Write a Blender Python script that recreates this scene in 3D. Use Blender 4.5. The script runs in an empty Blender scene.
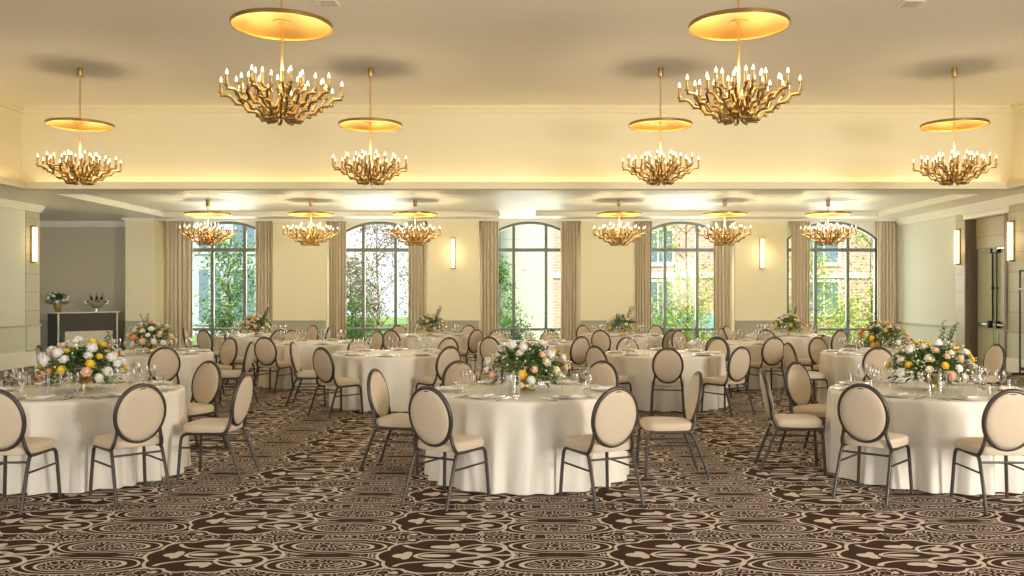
import bpy, math, random
from math import pi, sin, cos, tan, atan2, sqrt, radians
from mathutils import Vector, Matrix, Euler

random.seed(7)
SC = bpy.context.scene
COL = SC.collection

# ------------------------------------------------------------------ camera, world, sun, large lights, exposure
H = 1.66
F = 900.0
cam_d = bpy.data.cameras.new('camera')
cam_d.sensor_width = 36.0
cam_d.lens = F / 1024.0 * 36.0
cam_d.shift_x = -15.0 / 1024.0
cam_d.shift_y = 5.0 / 1024.0
cam_d.clip_end = 400
cam = bpy.data.objects.new('camera', cam_d)
cam.location = (0, 0, H)
cam.rotation_euler = (pi / 2, 0, 0)
COL.objects.link(cam)
SC.camera = cam

world = bpy.data.worlds.new('world')
SC.world = world
world.use_nodes = True
_bg = world.node_tree.nodes['Background']
_bg.inputs[0].default_value = (0.90, 0.96, 1.0, 1)
_bg.inputs[1].default_value = 1.25


def light(name, kind, loc, power, color, rot=(0, 0, 0), **kw):
    d = bpy.data.lights.new(name, kind)
    d.energy = power
    d.color = color
    for k, v in kw.items():
        setattr(d, k, v)
    o = bpy.data.objects.new(name, d)
    o.location = loc
    o.rotation_euler = rot
    COL.objects.link(o)
    return o


light('sun', 'SUN', (10, -20, 40), 5.0, (1.0, 0.95, 0.86), (radians(48), 0, radians(28)), angle=radians(2))
# area lights added behind the camera for unseen windows, placed to shape cloth folds
for _x, _p in ((-8.5, 230), (9.0, 1150)):
    light('fill_behind', 'AREA', (_x, -2.2, 2.3), _p, (1.0, 0.95, 0.87), (radians(82), 0, radians(_x * 1.2)), shape='RECTANGLE', size=1.8, size_y=3.0)
# daylight of the five windows
WIN_X = [-8.32, -4.11, 0.08, 4.29, 8.49]
for _x in WIN_X:
    light('daylight_window', 'AREA', (_x, 26.05, 2.1), 140, (1.0, 1.0, 0.91), (radians(-68), 0, 0), shape='RECTANGLE', size=2.3, size_y=2.8)
# cove light strips behind the lip of the ceiling tray
WARM = (1.0, 0.76, 0.40)
light('cove_strip', 'AREA', (-0.19, 17.53, 3.74), 27, WARM, (radians(180), 0, 0), shape='RECTANGLE', size=18.9, size_y=0.1)
light('cove_strip', 'AREA', (-9.80, 9.0, 3.74), 24, WARM, (radians(180), 0, 0), shape='RECTANGLE', size=0.1, size_y=16.5)
light('cove_strip', 'AREA', (9.41, 9.0, 3.74), 24, WARM, (radians(180), 0, 0), shape='RECTANGLE', size=0.1, size_y=16.5)

vs = SC.view_settings
vs.view_transform = 'Standard'
vs.look = 'None'
vs.gamma = 1.0
vs.use_curve_mapping = False
vs.exposure = 0.27
SC.cycles.use_denoising = True
SC.cycles.caustics_reflective = False
SC.cycles.caustics_refractive = False
SC.cycles.max_bounces = 8
SC.cycles.transparent_max_bounces = 32
SC.cycles.sample_clamp_indirect = 4.0


# ------------------------------------------------------------------ materials
def mat(name, color, rough=0.6, metal=0.0, **kw):
    m = bpy.data.materials.new(name)
    m.use_nodes = True
    b = m.node_tree.nodes['Principled BSDF']
    b.inputs['Base Color'].default_value = (*color, 1)
    b.inputs['Roughness'].default_value = rough
    b.inputs['Metallic'].default_value = metal
    for k, v in kw.items():
        b.inputs[k.replace('_', ' ')].default_value = v
    return m


def noisy(m, scale, amount, bump=0.0, bscale=None, stretch=(1, 1, 1), detail=4, coord='Object'):
    """vary the base colour a little with noise, and add a fine bump"""
    nt = m.node_tree
    b = nt.nodes['Principled BSDF']
    tc = nt.nodes.new('ShaderNodeTexCoord')
    mp = nt.nodes.new('ShaderNodeMapping')
    mp.inputs['Scale'].default_value = stretch
    nt.links.new(tc.outputs[coord], mp.inputs[0])
    n = nt.nodes.new('ShaderNodeTexNoise')
    n.inputs['Scale'].default_value = scale
    n.inputs['Detail'].default_value = detail
    nt.links.new(mp.outputs[0], n.inputs['Vector'])
    base = b.inputs['Base Color'].default_value[:]
    mix = nt.nodes.new('ShaderNodeMix')
    mix.data_type = 'RGBA'
    mix.inputs[6].default_value = (*[c * (1 - amount) for c in base[:3]], 1)
    mix.inputs[7].default_value = (*[min(1, c * (1 + amount)) for c in base[:3]], 1)
    nt.links.new(n.outputs[0], mix.inputs[0])
    nt.links.new(mix.outputs[2], b.inputs['Base Color'])
    if bump:
        n2 = nt.nodes.new('ShaderNodeTexNoise')
        n2.inputs['Scale'].default_value = bscale or scale * 4
        nt.links.new(mp.outputs[0], n2.inputs['Vector'])
        bp = nt.nodes.new('ShaderNodeBump')
        bp.inputs['Strength'].default_value = bump
        bp.inputs['Distance'].default_value = 0.01
        nt.links.new(n2.outputs[0], bp.inputs['Height'])
        nt.links.new(bp.outputs[0], b.inputs['Normal'])
    return m


def emit(name, color, strength):
    m = bpy.data.materials.new(name)
    m.use_nodes = True
    b = m.node_tree.nodes['Principled BSDF']
    b.inputs['Base Color'].default_value = (*[.25 * q for q in color], 1)
    b.inputs['Emission Color'].default_value = (*color, 1)
    b.inputs['Emission Strength'].default_value = strength
    m.cycles.emission_sampling = 'NONE'
    return m


def thin_glass(name, tint, gloss, rough=0.02):
    m = bpy.data.materials.new(name)
    m.use_nodes = True
    nt = m.node_tree
    nt.nodes.remove(nt.nodes['Principled BSDF'])
    out = nt.nodes['Material Output']
    tr = nt.nodes.new('ShaderNodeBsdfTransparent')
    tr.inputs[0].default_value = (*tint, 1)
    gl = nt.nodes.new('ShaderNodeBsdfGlossy')
    gl.inputs['Color'].default_value = (1, 1, 1, 1)
    gl.inputs['Roughness'].default_value = rough
    lw = nt.nodes.new('ShaderNodeLayerWeight')
    lw.inputs[0].default_value = gloss
    mx = nt.nodes.new('ShaderNodeMixShader')
    nt.links.new(lw.outputs['Facing'], mx.inputs[0])
    nt.links.new(tr.outputs[0], mx.inputs[1])
    nt.links.new(gl.outputs[0], mx.inputs[2])
    nt.links.new(mx.outputs[0], out.inputs[0])
    return m


M = {}
M['ceiling'] = mat('ceiling paint', (0.80, 0.74, 0.64), 0.8)
M['tray'] = mat('tray paint', (0.80, 0.73, 0.53), 0.8)
M['white_trim'] = mat('white trim paint', (0.87, 0.84, 0.73), 0.5)
M['wall'] = noisy(mat('cream wallcovering', (0.85, 0.78, 0.54), 0.8), 30, 0.03)
M['wall_side'] = noisy(mat('daylit wallcovering', (0.70, 0.70, 0.585), 0.8), 40, 0.04, stretch=(1, 1, 0.1))  # cream wallcovering of the room, greened to carry daylight in its colour
M['niche'] = noisy(mat('taupe wallcovering', (0.62, 0.56, 0.40), 0.8), 60, 0.05)
M['dado'] = mat('dado paint in shade', (0.45, 0.42, 0.31), 0.6)  # darker copy of the one dado paint, back wall shade put into colour
M['dado_side'] = mat('dado paint in light', (0.60, 0.62, 0.48), 0.6)  # lighter copy of the same dado paint, side wall light put into colour
M['rail'] = mat('chair rail paint', (0.42, 0.40, 0.31), 0.5)
M['fabric'] = noisy(mat('beige upholstery', (0.60, 0.485, 0.355), 0.75, Sheen_Weight=0.15), 90, 0.08, 0.15, 600)
M['frame'] = mat('dark bronze metal', (0.075, 0.062, 0.052), 0.42, 0.55)
M['cloth'] = noisy(mat('ivory satin cloth', (0.80, 0.735, 0.635), 0.6, Sheen_Weight=0.1), 6, 0.02, 0.08, 300)
M['gold'] = mat('brushed brass', (0.80, 0.54, 0.22), 0.28, 1.0)
M['gold_dark'] = mat('antique brass', (0.38, 0.255, 0.095), 0.33, 1.0)
M['gold_leaf'] = noisy(mat('gold leaf', (0.58, 0.335, 0.095), 0.5, 1.0), 8, 0.06)
M['bulb'] = emit('candle bulb', (1.0, 0.86, 0.62), 2.0)
M['sconce'] = emit('sconce diffuser', (1.0, 0.82, 0.52), 2.6)
M['curtain'] = noisy(mat('taupe curtain', (0.68, 0.59, 0.44), 0.8), 5, 0.05, stretch=(1, 1, 0.05))
M['window_metal'] = mat('grey green window metal', (0.16, 0.18, 0.155), 0.45, 0.3)
M['pane'] = thin_glass('window pane', (0.95, 0.98, 0.97), 0.12)
M['glass'] = thin_glass('table glass', (0.94, 0.94, 0.94), 0.42, 0.12)
M['china'] = mat('white china', (0.90, 0.88, 0.84), 0.3)
M['napkin'] = mat('pale napkin', (0.74, 0.69, 0.61), 0.8)
M['steel'] = mat('steel cutlery', (0.62, 0.58, 0.52), 0.2, 1.0)
M['bar_front'] = noisy(mat('charcoal bar panel', (0.060, 0.055, 0.050), 0.5), 30, 0.1)
M['bar_trim'] = mat('pale bar edging', (0.75, 0.72, 0.62), 0.4)
M['brown'] = mat('brown jamb', (0.17, 0.125, 0.085), 0.5)
M['black'] = mat('black metal', (0.03, 0.03, 0.03), 0.4, 0.5)
M['door'] = mat('pale sage door paint', (0.48, 0.50, 0.35), 0.5)
M['chrome'] = mat('polished steel', (0.7, 0.7, 0.68), 0.15, 1.0)
M['silver'] = mat('silver bowl', (0.85, 0.85, 0.83), 0.12, 1.0)
M['bottle'] = mat('dark bottle glass', (0.02, 0.03, 0.015), 0.1)
M['foil'] = mat('copper foil', (0.55, 0.28, 0.16), 0.35, 0.8)
M['leaf'] = noisy(mat('dark leaf', (0.085, 0.17, 0.045), 0.5), 14, 0.45)
M['leaf_light'] = noisy(mat('light leaf', (0.24, 0.34, 0.10), 0.5), 14, 0.4)
M['eucalyptus'] = noisy(mat('eucalyptus leaf', (0.075, 0.135, 0.085), 0.6), 14, 0.3)
M['yellow'] = mat('yellow petal', (0.95, 0.66, 0.06), 0.6)
M['orange'] = mat('apricot petal', (0.90, 0.42, 0.08), 0.6)
M['peach'] = mat('peach petal', (0.90, 0.62, 0.44), 0.6)
M['white'] = mat('white petal', (0.93, 0.91, 0.85), 0.6)
M['cream'] = mat('cream petal', (0.86, 0.80, 0.58), 0.6)
M['bark'] = noisy(mat('bark', (0.20, 0.16, 0.12), 0.9), 8, 0.3)
M['tree_green'] = noisy(mat('tree leaf', (0.16, 0.30, 0.06), 0.6, Subsurface_Weight=0.0), 2, 0.5)
M['tree_lime'] = noisy(mat('lime tree leaf', (0.42, 0.52, 0.10), 0.6), 2, 0.4)
M['tree_pink'] = noisy(mat('pinkish tree leaf', (0.42, 0.30, 0.22), 0.6), 3, 0.4)
M['lawn'] = noisy(mat('lawn', (0.20, 0.32, 0.07), 0.9), 1.2, 0.4)
M['bldg_glass'] = mat('blue window glass', (0.16, 0.23, 0.28), 0.15)
M['bldg_pale'] = mat('pale blue panel', (0.44, 0.49, 0.53), 0.6)
M['limestone'] = mat('limestone', (0.80, 0.78, 0.68), 0.8)


def brick_mat(name, c1, c2, mortar, bw, bh, ms, rough=0.85):
    m = mat(name, c1, rough)
    nt = m.node_tree
    tc = nt.nodes.new('ShaderNodeTexCoord')
    sp = nt.nodes.new('ShaderNodeSeparateXYZ')
    cb = nt.nodes.new('ShaderNodeCombineXYZ')
    ad = nt.nodes.new('ShaderNodeMath')
    ad.operation = 'ADD'
    nt.links.new(tc.outputs['Object'], sp.inputs[0])
    nt.links.new(sp.outputs[0], ad.inputs[0])
    nt.links.new(sp.outputs[1], ad.inputs[1])
    nt.links.new(ad.outputs[0], cb.inputs[0])
    nt.links.new(sp.outputs[2], cb.inputs[1])
    bt = nt.nodes.new('ShaderNodeTexBrick')
    bt.inputs['Color1'].default_value = (*c1, 1)
    bt.inputs['Color2'].default_value = (*c2, 1)
    bt.inputs['Mortar'].default_value = (*mortar, 1)
    bt.inputs['Scale'].default_value = 1.0
    bt.inputs['Brick Width'].default_value = bw
    bt.inputs['Row Height'].default_value = bh
    bt.inputs['Mortar Size'].default_value = ms
    nt.links.new(cb.outputs[0], bt.inputs['Vector'])
    nt.links.new(bt.outputs[0], nt.nodes['Principled BSDF'].inputs['Base Color'])
    return m


M['brick'] = brick_mat('red brick', (0.56, 0.31, 0.245), (0.63, 0.38, 0.31), (0.6, 0.52, 0.46), 0.45, 0.15, 0.015)
M['stone_block'] = brick_mat('limestone blocks', (0.60, 0.59, 0.50), (0.57, 0.56, 0.48), (0.42, 0.41, 0.35), 2.2, 1.1, 0.02)
M['veneer'] = brick_mat('jointed wood panelling', (0.48, 0.43, 0.275), (0.455, 0.405, 0.26), (0.30, 0.26, 0.16), 40.0, 0.42, 0.008, 0.45)


# carpet: a node graph written as arithmetic
class E:
    nt = None

    def __init__(s, sock):
        s.s = sock

    @staticmethod
    def op(o, *a):
        n = E.nt.nodes.new('ShaderNodeMath')
        n.operation = o
        for i, x in enumerate(a):
            if isinstance(x, E):
                E.nt.links.new(x.s, n.inputs[i])
            else:
                n.inputs[i].default_value = x
        return E(n.outputs[0])

    def __add__(s, o): return E.op('ADD', s, o)
    def __radd__(s, o): return E.op('ADD', o, s)
    def __sub__(s, o): return E.op('SUBTRACT', s, o)
    def __rsub__(s, o): return E.op('SUBTRACT', o, s)
    def __mul__(s, o): return E.op('MULTIPLY', s, o)
    def __rmul__(s, o): return E.op('MULTIPLY', o, s)
    def __truediv__(s, o): return E.op('DIVIDE', s, o)
    def lt(s, o): return E.op('LESS_THAN', s, o)
    def gt(s, o): return E.op('GREATER_THAN', s, o)
    def abs(s): return E.op('ABSOLUTE', s)
    def sqrt(s): return E.op('SQRT', s)
    def sin(s): return E.op('SINE', s)
    def cos(s): return E.op('COSINE', s)
    def max(s, o): return E.op('MAXIMUM', s, o)
    def min(s, o): return E.op('MINIMUM', s, o)


def carpet_material():
    m = mat('damask carpet', (0.1, 0.06, 0.04), 0.95)
    nt = m.node_tree
    E.nt = nt
    tc = nt.nodes.new('ShaderNodeTexCoord')
    sp = nt.nodes.new('ShaderNodeSeparateXYZ')
    nt.links.new(tc.outputs['Object'], sp.inputs[0])
    X, Y = E(sp.outputs[0]), E(sp.outputs[1])
    nz = nt.nodes.new('ShaderNodeTexNoise')
    nz.inputs['Scale'].default_value = 1.9
    nt.links.new(tc.outputs['Object'], nz.inputs['Vector'])
    sn = nt.nodes.new('ShaderNodeSeparateColor')
    nt.links.new(nz.outputs['Color'], sn.inputs[0])
    X = X + (E(sn.outputs[0]) - 0.5) * 0.17
    Y = Y + (E(sn.outputs[1]) - 0.5) * 0.09
    W, HH = 1.48, 0.86
    # wrapped cell coordinates, medallions at X = -0.52 + k W
    u = E.op('WRAP', X + 0.52, W / 2, -W / 2)
    v = E.op('WRAP', Y - 5.70, HH / 2, -HH / 2)
    a = v.abs()

    def ell(cu, ca, ru, ra):
        du, da = (u - cu) / ru, (a - ca) / ra
        return (du * du + da * da).sqrt()

    def band(d, c, w):
        return (d - c).abs().lt(w)

    # scrolling filigree ground
    vo = nt.nodes.new('ShaderNodeTexVoronoi')
    vo.inputs['Scale'].default_value = 11.0
    cv = nt.nodes.new('ShaderNodeCombineXYZ')
    nt.links.new(u.s, cv.inputs[0])
    nt.links.new(a.s, cv.inputs[1])
    nt.links.new(cv.outputs[0], vo.inputs['Vector'])
    vd = E(vo.outputs['Distance'])
    fil = (vd * 24.0).sin().gt(0.68)
    # main medallion
    r = ell(0.0, 0.0, 0.43, 0.36)
    ang = E.op('ARCTAN2', v, u)
    edge = 0.94 + 0.10 * (ang * 5.0).cos().abs()
    inside = r.lt(edge)
    outline = (r - edge).abs().lt(0.028)
    pat = fil
    # almond leaf pairs between the medallions
    uu = u.abs()

    def ell2(cu, ca, ru, ra):
        du, da = (uu - cu) / ru, (a - ca) / ra
        return (du * du + da * da).sqrt()

    al = ell2(0.74, 0.20, 0.42, 0.185)
    almond_in = al.lt(1.0)
    al_lines = band(al, 1.0, 0.032).max(band(al, 0.60, 0.032)).max(al.lt(0.55) * fil).max(band(al, 0.80, 0.025))
    pat = pat * (1 - almond_in) + al_lines * almond_in
    pat = pat.max(band(al, 1.0, 0.032))
    core = ell2(0.74, 0.0, 0.22, 0.035)
    pat = pat * core.gt(1.0)
    # medallion interior
    ins = band(ell(0.22, 0.13, 0.15, 0.105), 1.0, 0.085)
    ins = ins.max(ell(0.23, 0.13, 0.06, 0.035).lt(1.0))
    ins = ins.max(band(ell(-0.02, 0.24, 0.26, 0.12), 1.0, 0.065) * a.lt(0.235))
    ins = ins.max(ell(-0.02, 0.20, 0.09, 0.036).lt(1.0))
    ins = ins.max(ell(0.03, 0.215, 0.03, 0.055).lt(1.0))
    ins = ins.max(ell(-0.27, 0.0, 0.065, 0.045).lt(1.0))
    ins = ins.max(ell(-0.24, 0.045, 0.03, 0.035).lt(1.0))
    ins = ins.max(ell(-0.06, 0.0, 0.10, 0.03).lt(1.0))
    ins = ins.max(band(ell(0.02, 0.0, 0.20, 0.085), 1.0, 0.075))
    ins = ins.max(a.lt(0.012) * u.gt(0.18))
    pat = pat * (1 - inside) + ins * inside
    pat = pat.max(outline)
    # pile
    n2 = nt.nodes.new('ShaderNodeTexNoise')
    n2.inputs['Scale'].default_value = 160
    nt.links.new(tc.outputs['Object'], n2.inputs['Vector'])
    dark = nt.nodes.new('ShaderNodeMix')
    dark.data_type = 'RGBA'
    dark.inputs[6].default_value = (0.040, 0.019, 0.013, 1)
    dark.inputs[7].default_value = (0.076, 0.038, 0.026, 1)
    nt.links.new(n2.outputs[0], dark.inputs[0])
    lite = nt.nodes.new('ShaderNodeMix')
    lite.data_type = 'RGBA'
    lite.inputs[6].default_value = (0.54, 0.46, 0.39, 1)
    lite.inputs[7].default_value = (0.78, 0.69, 0.61, 1)
    nt.links.new(n2.outputs[0], lite.inputs[0])
    mx = nt.nodes.new('ShaderNodeMix')
    mx.data_type = 'RGBA'
    nt.links.new(pat.s, mx.inputs[0])
    nt.links.new(dark.outputs[2], mx.inputs[6])
    nt.links.new(lite.outputs[2], mx.inputs[7])
    nt.links.new(mx.outputs[2], nt.nodes['Principled BSDF'].inputs['Base Color'])
    nt.nodes['Principled BSDF'].inputs['Specular IOR Level'].default_value = 0.1
    return m


M['carpet'] = carpet_material()


# ------------------------------------------------------------------ mesh helper
class MB:
    def __init__(s):
        s.v, s.f = [], []

    def add(s, vs_, fs):
        k = len(s.v)
        s.v += [tuple(p) for p in vs_]
        s.f += [tuple(i + k for i in q) for q in fs]
        return s

    def box(s, x0, x1, y0, y1, z0, z1, c=0.0, m=None):
        if c <= 0:
            vs_ = [(x, y, z) for z in (z0, z1) for y in (y0, y1) for x in (x0, x1)]
            fs = [(0, 2, 3, 1), (4, 5, 7, 6), (0, 1, 5, 4), (2, 6, 7, 3), (0, 4, 6, 2), (1, 3, 7, 5)]
        else:
            def ring(x0, x1, y0, y1, z, k):
                return [(x0 + k, y0, z), (x1 - k, y0, z), (x1, y0 + k, z), (x1, y1 - k, z), (x1 - k, y1, z), (x0 + k, y1, z), (x0, y1 - k, z), (x0, y0 + k, z)]
            vs_ = ring(x0 + c, x1 - c, y0 + c, y1 - c, z0, c * .5) + ring(x0, x1, y0, y1, z0 + c, c) + ring(x0, x1, y0, y1, z1 - c, c) + ring(x0 + c, x1 - c, y0 + c, y1 - c, z1, c * .5)
            fs = [tuple(range(7, -1, -1)), tuple(range(24, 32))]
            for l in range(3):
                for i in range(8):
                    j = (i + 1) % 8
                    fs.append((l * 8 + i, l * 8 + j, l * 8 + 8 + j, l * 8 + 8 + i))
        if m is not None:
            vs_ = [m @ Vector(p) for p in vs_]
        return s.add(vs_, fs)

    def tube(s, pts, r, n=8, closed=False, cap=True):
        pts = [Vector(p) for p in pts]
        N = len(pts)
        rr = r if isinstance(r, (list, tuple)) else [r] * N
        rings = []
        up = None
        for i, p in enumerate(pts):
            if closed:
                t = pts[(i + 1) % N] - pts[i - 1]
            else:
                t = pts[min(i + 1, N - 1)] - pts[max(i - 1, 0)]
            t.normalize()
            if up is None:
                ref = Vector((0, 0, 1)) if abs(t.z) < 0.9 else Vector((1, 0, 0))
                up = ref - t * ref.dot(t)
            else:
                up = up - t * up.dot(t)
            if up.length < 1e-6:
                up = t.orthogonal()
            up.normalize()
            sd = t.cross(up)
            rings.append([p + (up * cos(2 * pi * k / n) + sd * sin(2 * pi * k / n)) * rr[i] for k in range(n)])
        vs_ = [q for R in rings for q in R]
        fs = []
        for i in range(N if closed else N - 1):
            j = (i + 1) % N
            for k in range(n):
                l = (k + 1) % n
                fs.append((i * n + k, j * n + k, j * n + l, i * n + l))
        if cap and not closed:
            fs.append(tuple(range(n)))
            fs.append(tuple((N - 1) * n + k for k in range(n - 1, -1, -1)))
        return s.add(vs_, fs)

    def lathe(s, prof, n=24, loc=(0, 0, 0), fn=None, sx=1.0, sy=1.0):
        vs_, fs = [], []
        idx = []
        for (r, z) in prof:
            if r < 1e-6:
                idx.append([len(vs_)])
                vs_.append((loc[0], loc[1], loc[2] + z))
            else:
                row = []
                for k in range(n):
                    a = 2 * pi * k / n
                    q = r if fn is None else fn(r, z, a)
                    row.append(len(vs_))
                    vs_.append((loc[0] + q * cos(a) * sx, loc[1] + q * sin(a) * sy, loc[2] + z))
                idx.append(row)
        for A, B in zip(idx[:-1], idx[1:]):
            for k in range(n):
                l = (k + 1) % n
                if len(A) == 1 and len(B) == 1:
                    continue
                if len(A) == 1:
                    fs.append((A[0], B[l], B[k]))
                elif len(B) == 1:
                    fs.append((A[k], A[l], B[0]))
                else:
                    fs.append((A[k], A[l], B[l], B[k]))
        return s.add(vs_, fs)

    def xf(s, m):
        s.v = [tuple(m @ Vector(p)) for p in s.v]
        return s

    def mesh(s, name, material, smooth=True, angle=40):
        me = bpy.data.meshes.new(name)
        me.from_pydata(s.v, [], s.f)
        me.materials.append(material)
        if smooth:
            me.shade_smooth()
            me.set_sharp_from_angle(angle=radians(angle))
        me.validate()
        return me

    def build(s, name, material, parent=None, smooth=True, angle=40):
        return obj(name, s.mesh(name, material, smooth, angle), parent)


def obj(name, me, parent=None):
    o = bpy.data.objects.new(name, me)
    COL.objects.link(o)
    if parent is not None:
        o.parent = parent
    return o


def empty(name, loc=(0, 0, 0), rz=0.0):
    o = bpy.data.objects.new(name, None)
    o.empty_display_size = 0.1
    COL.objects.link(o)
    o.location = loc
    o.rotation_euler = (0, 0, rz)
    return o


def tag(o, label=None, cat=None, group=None, kind=None):
    if label:
        o['label'] = label
    if cat:
        o['category'] = cat
    if group:
        o['group'] = group
    if kind:
        o['kind'] = kind
    return o


def struct(name, mb, m, parent=None, smooth=False):
    o = mb.build(name, m, parent, smooth)
    if parent is None:
        o['kind'] = 'structure'
    return o


def kids(o):
    return KIDS.get(o.name, [])


KIDS = {}


def reg(root):
    """remember the tree of a finished prototype so that copies need no look-up of children"""
    for o in bpy.data.objects:
        if o.parent is not None:
            KIDS.setdefault(o.parent.name, [])
            if o not in KIDS[o.parent.name]:
                KIDS[o.parent.name].append(o)
    return root


def copy_tree(o, parent=None):
    c = o.copy()
    COL.objects.link(c)
    if parent is not None:
        c.parent = parent
    for ch in kids(o):
        copy_tree(ch, c)
    return c


def smoothpath(pts, k=4):
    """Catmull-Rom through pts"""
    P = [Vector(p) for p in pts]
    out = []
    for i in range(len(P) - 1):
        p0, p1, p2, p3 = P[max(i - 1, 0)], P[i], P[i + 1], P[min(i + 2, len(P) - 1)]
        for j in range(k):
            t = j / k
            out.append(0.5 * ((2 * p1) + (p2 - p0) * t + (2 * p0 - 5 * p1 + 4 * p2 - p3) * t * t + (3 * p1 - p0 - 3 * p2 + p3) * t ** 3))
    out.append(P[-1])
    return out


# ------------------------------------------------------------------ room shell
XL, XR, YB = -11.3, 10.2, 24.6
ZC, ZT, ZK = 3.675, 5.33, 3.81       # lower ceiling, tray ceiling, coffer ceiling
TX0, TX1, TY0, TY1 = -9.67, 9.28, 0.3, 17.4
YF = -3.0

struct('floor', MB().box(-17, 10.7, YF, 26.2, -0.12, 0.0), M['carpet'])

# tray ceiling
c = MB()
c.box(TX0 - .5, TX1 + .5, TY0 - .5, TY1 + .5, ZT, ZT + .15)
struct('ceiling', c, M['ceiling'])
b = .27
w = MB()
w.box(TX0 - b - .15, TX0 - b, TY0 - b, TY1 + b + .15, ZC + .05, ZT)
w.box(TX1 + b, TX1 + b + .15, TY0 - b, TY1 + b + .15, ZC + .05, ZT)
w.box(TX0 - b, TX1 + b, TY1 + b, TY1 + b + .15, ZC + .05, ZT)
w.box(TX0 - b, TX1 + b, TY0 - b - .15, TY0 - b, ZC + .05, ZT)
struct('wall_tray', w, M['tray'])
# crown moulding of the tray
def frame_ring(mb, x0, x1, y0, y1, d, z0, z1):
    mb.box(x0, x0 + d, y0, y1, z0, z1)
    mb.box(x1 - d, x1, y0, y1, z0, z1)
    mb.box(x0 + d, x1 - d, y1 - d, y1, z0, z1)
    mb.box(x0 + d, x1 - d, y0, y0 + d, z0, z1)
cr = MB()
frame_ring(cr, TX0 - b, TX1 + b, TY0 - b, TY1 + b, .06, ZT - .14, ZT - .07)
frame_ring(cr, TX0 - b, TX1 + b, TY0 - b, TY1 + b, .12, ZT - .07, ZT)
struct('trim_1', cr, M['tray'])
# lip with the cove behind it
lp = MB()
frame_ring(lp, TX0 - .05, TX1 + .05, TY0 - .05, TY1 + .05, .05, ZC, ZC + .135)
frame_ring(lp, TX0 - b, TX1 + b, TY0 - b, TY1 + b, b - .05, ZC, ZC + .04)
struct('trim_2', lp, M['tray'])

# lower ceiling with two coffers at the back
def slab(mb, x0, x1, y0, y1, z0=ZC, z1=ZC + .3):
    mb.box(x0, x1, y0, y1, z0, z1)
lc = MB()
e_ = b + .02
slab(lc, -17, TX0 - e_, YF, TY1 + e_)
slab(lc, TX1 + e_, XR + .5, YF, TY1 + e_)
slab(lc, TX0 - e_, TX1 + e_, YF, TY0 - e_)
CY0, CY1 = 18.35, 23.72
CF = [(-9.6, -.70), (.21, 9.24)]
slab(lc, -17, XR + .5, TY1 + e_, CY0)
slab(lc, -17, XR + .5, CY1, 26.2)
slab(lc, -17, CF[0][0], CY0, CY1)
slab(lc, CF[0][1], CF[1][0], CY0, CY1)
slab(lc, CF[1][1], XR + .5, CY0, CY1)
struct('ceiling_lower', lc, M['white_trim'])
for i, (x0, x1) in enumerate(CF):
    q = MB()
    q.box(x0 - .02, x1 + .02, CY0 - .02, CY1 + .02, ZK, ZK + .1)
    struct('ceiling_coffer_%d' % (i + 1), q, M['white_trim'])

# back wall: panels between the window recesses
REC = [(-10.05, -6.95), (-5.50, -2.72), (-1.31, 1.47), (2.90, 5.68), (7.08, XR)]
pn = MB()
edges = [(-10.82, REC[0][0])] + [(REC[i][1], REC[i + 1][0]) for i in range(4)]
dd = MB()
rl = MB()
bb = MB()
for i, (x0, x1) in enumerate(edges):
    y0 = 24.25 if i == 0 else YB
    pn.box(x0, x1, y0, 25.2, .0, ZC)
    dd.box(x0 + .001, x1 - .001, y0 - .012, y0, .14, .86)
    rl.box(x0, x1, y0 - .04, y0, .86, .91)
    bb.box(x0, x1, y0 - .03, y0, 0, .14)
struct('wall_back', pn, M['wall'])
struct('trim_3', dd, M['dado'])
struct('trim_4', rl, M['rail'])
struct('baseboard_back', bb, M['white_trim'])

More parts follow.
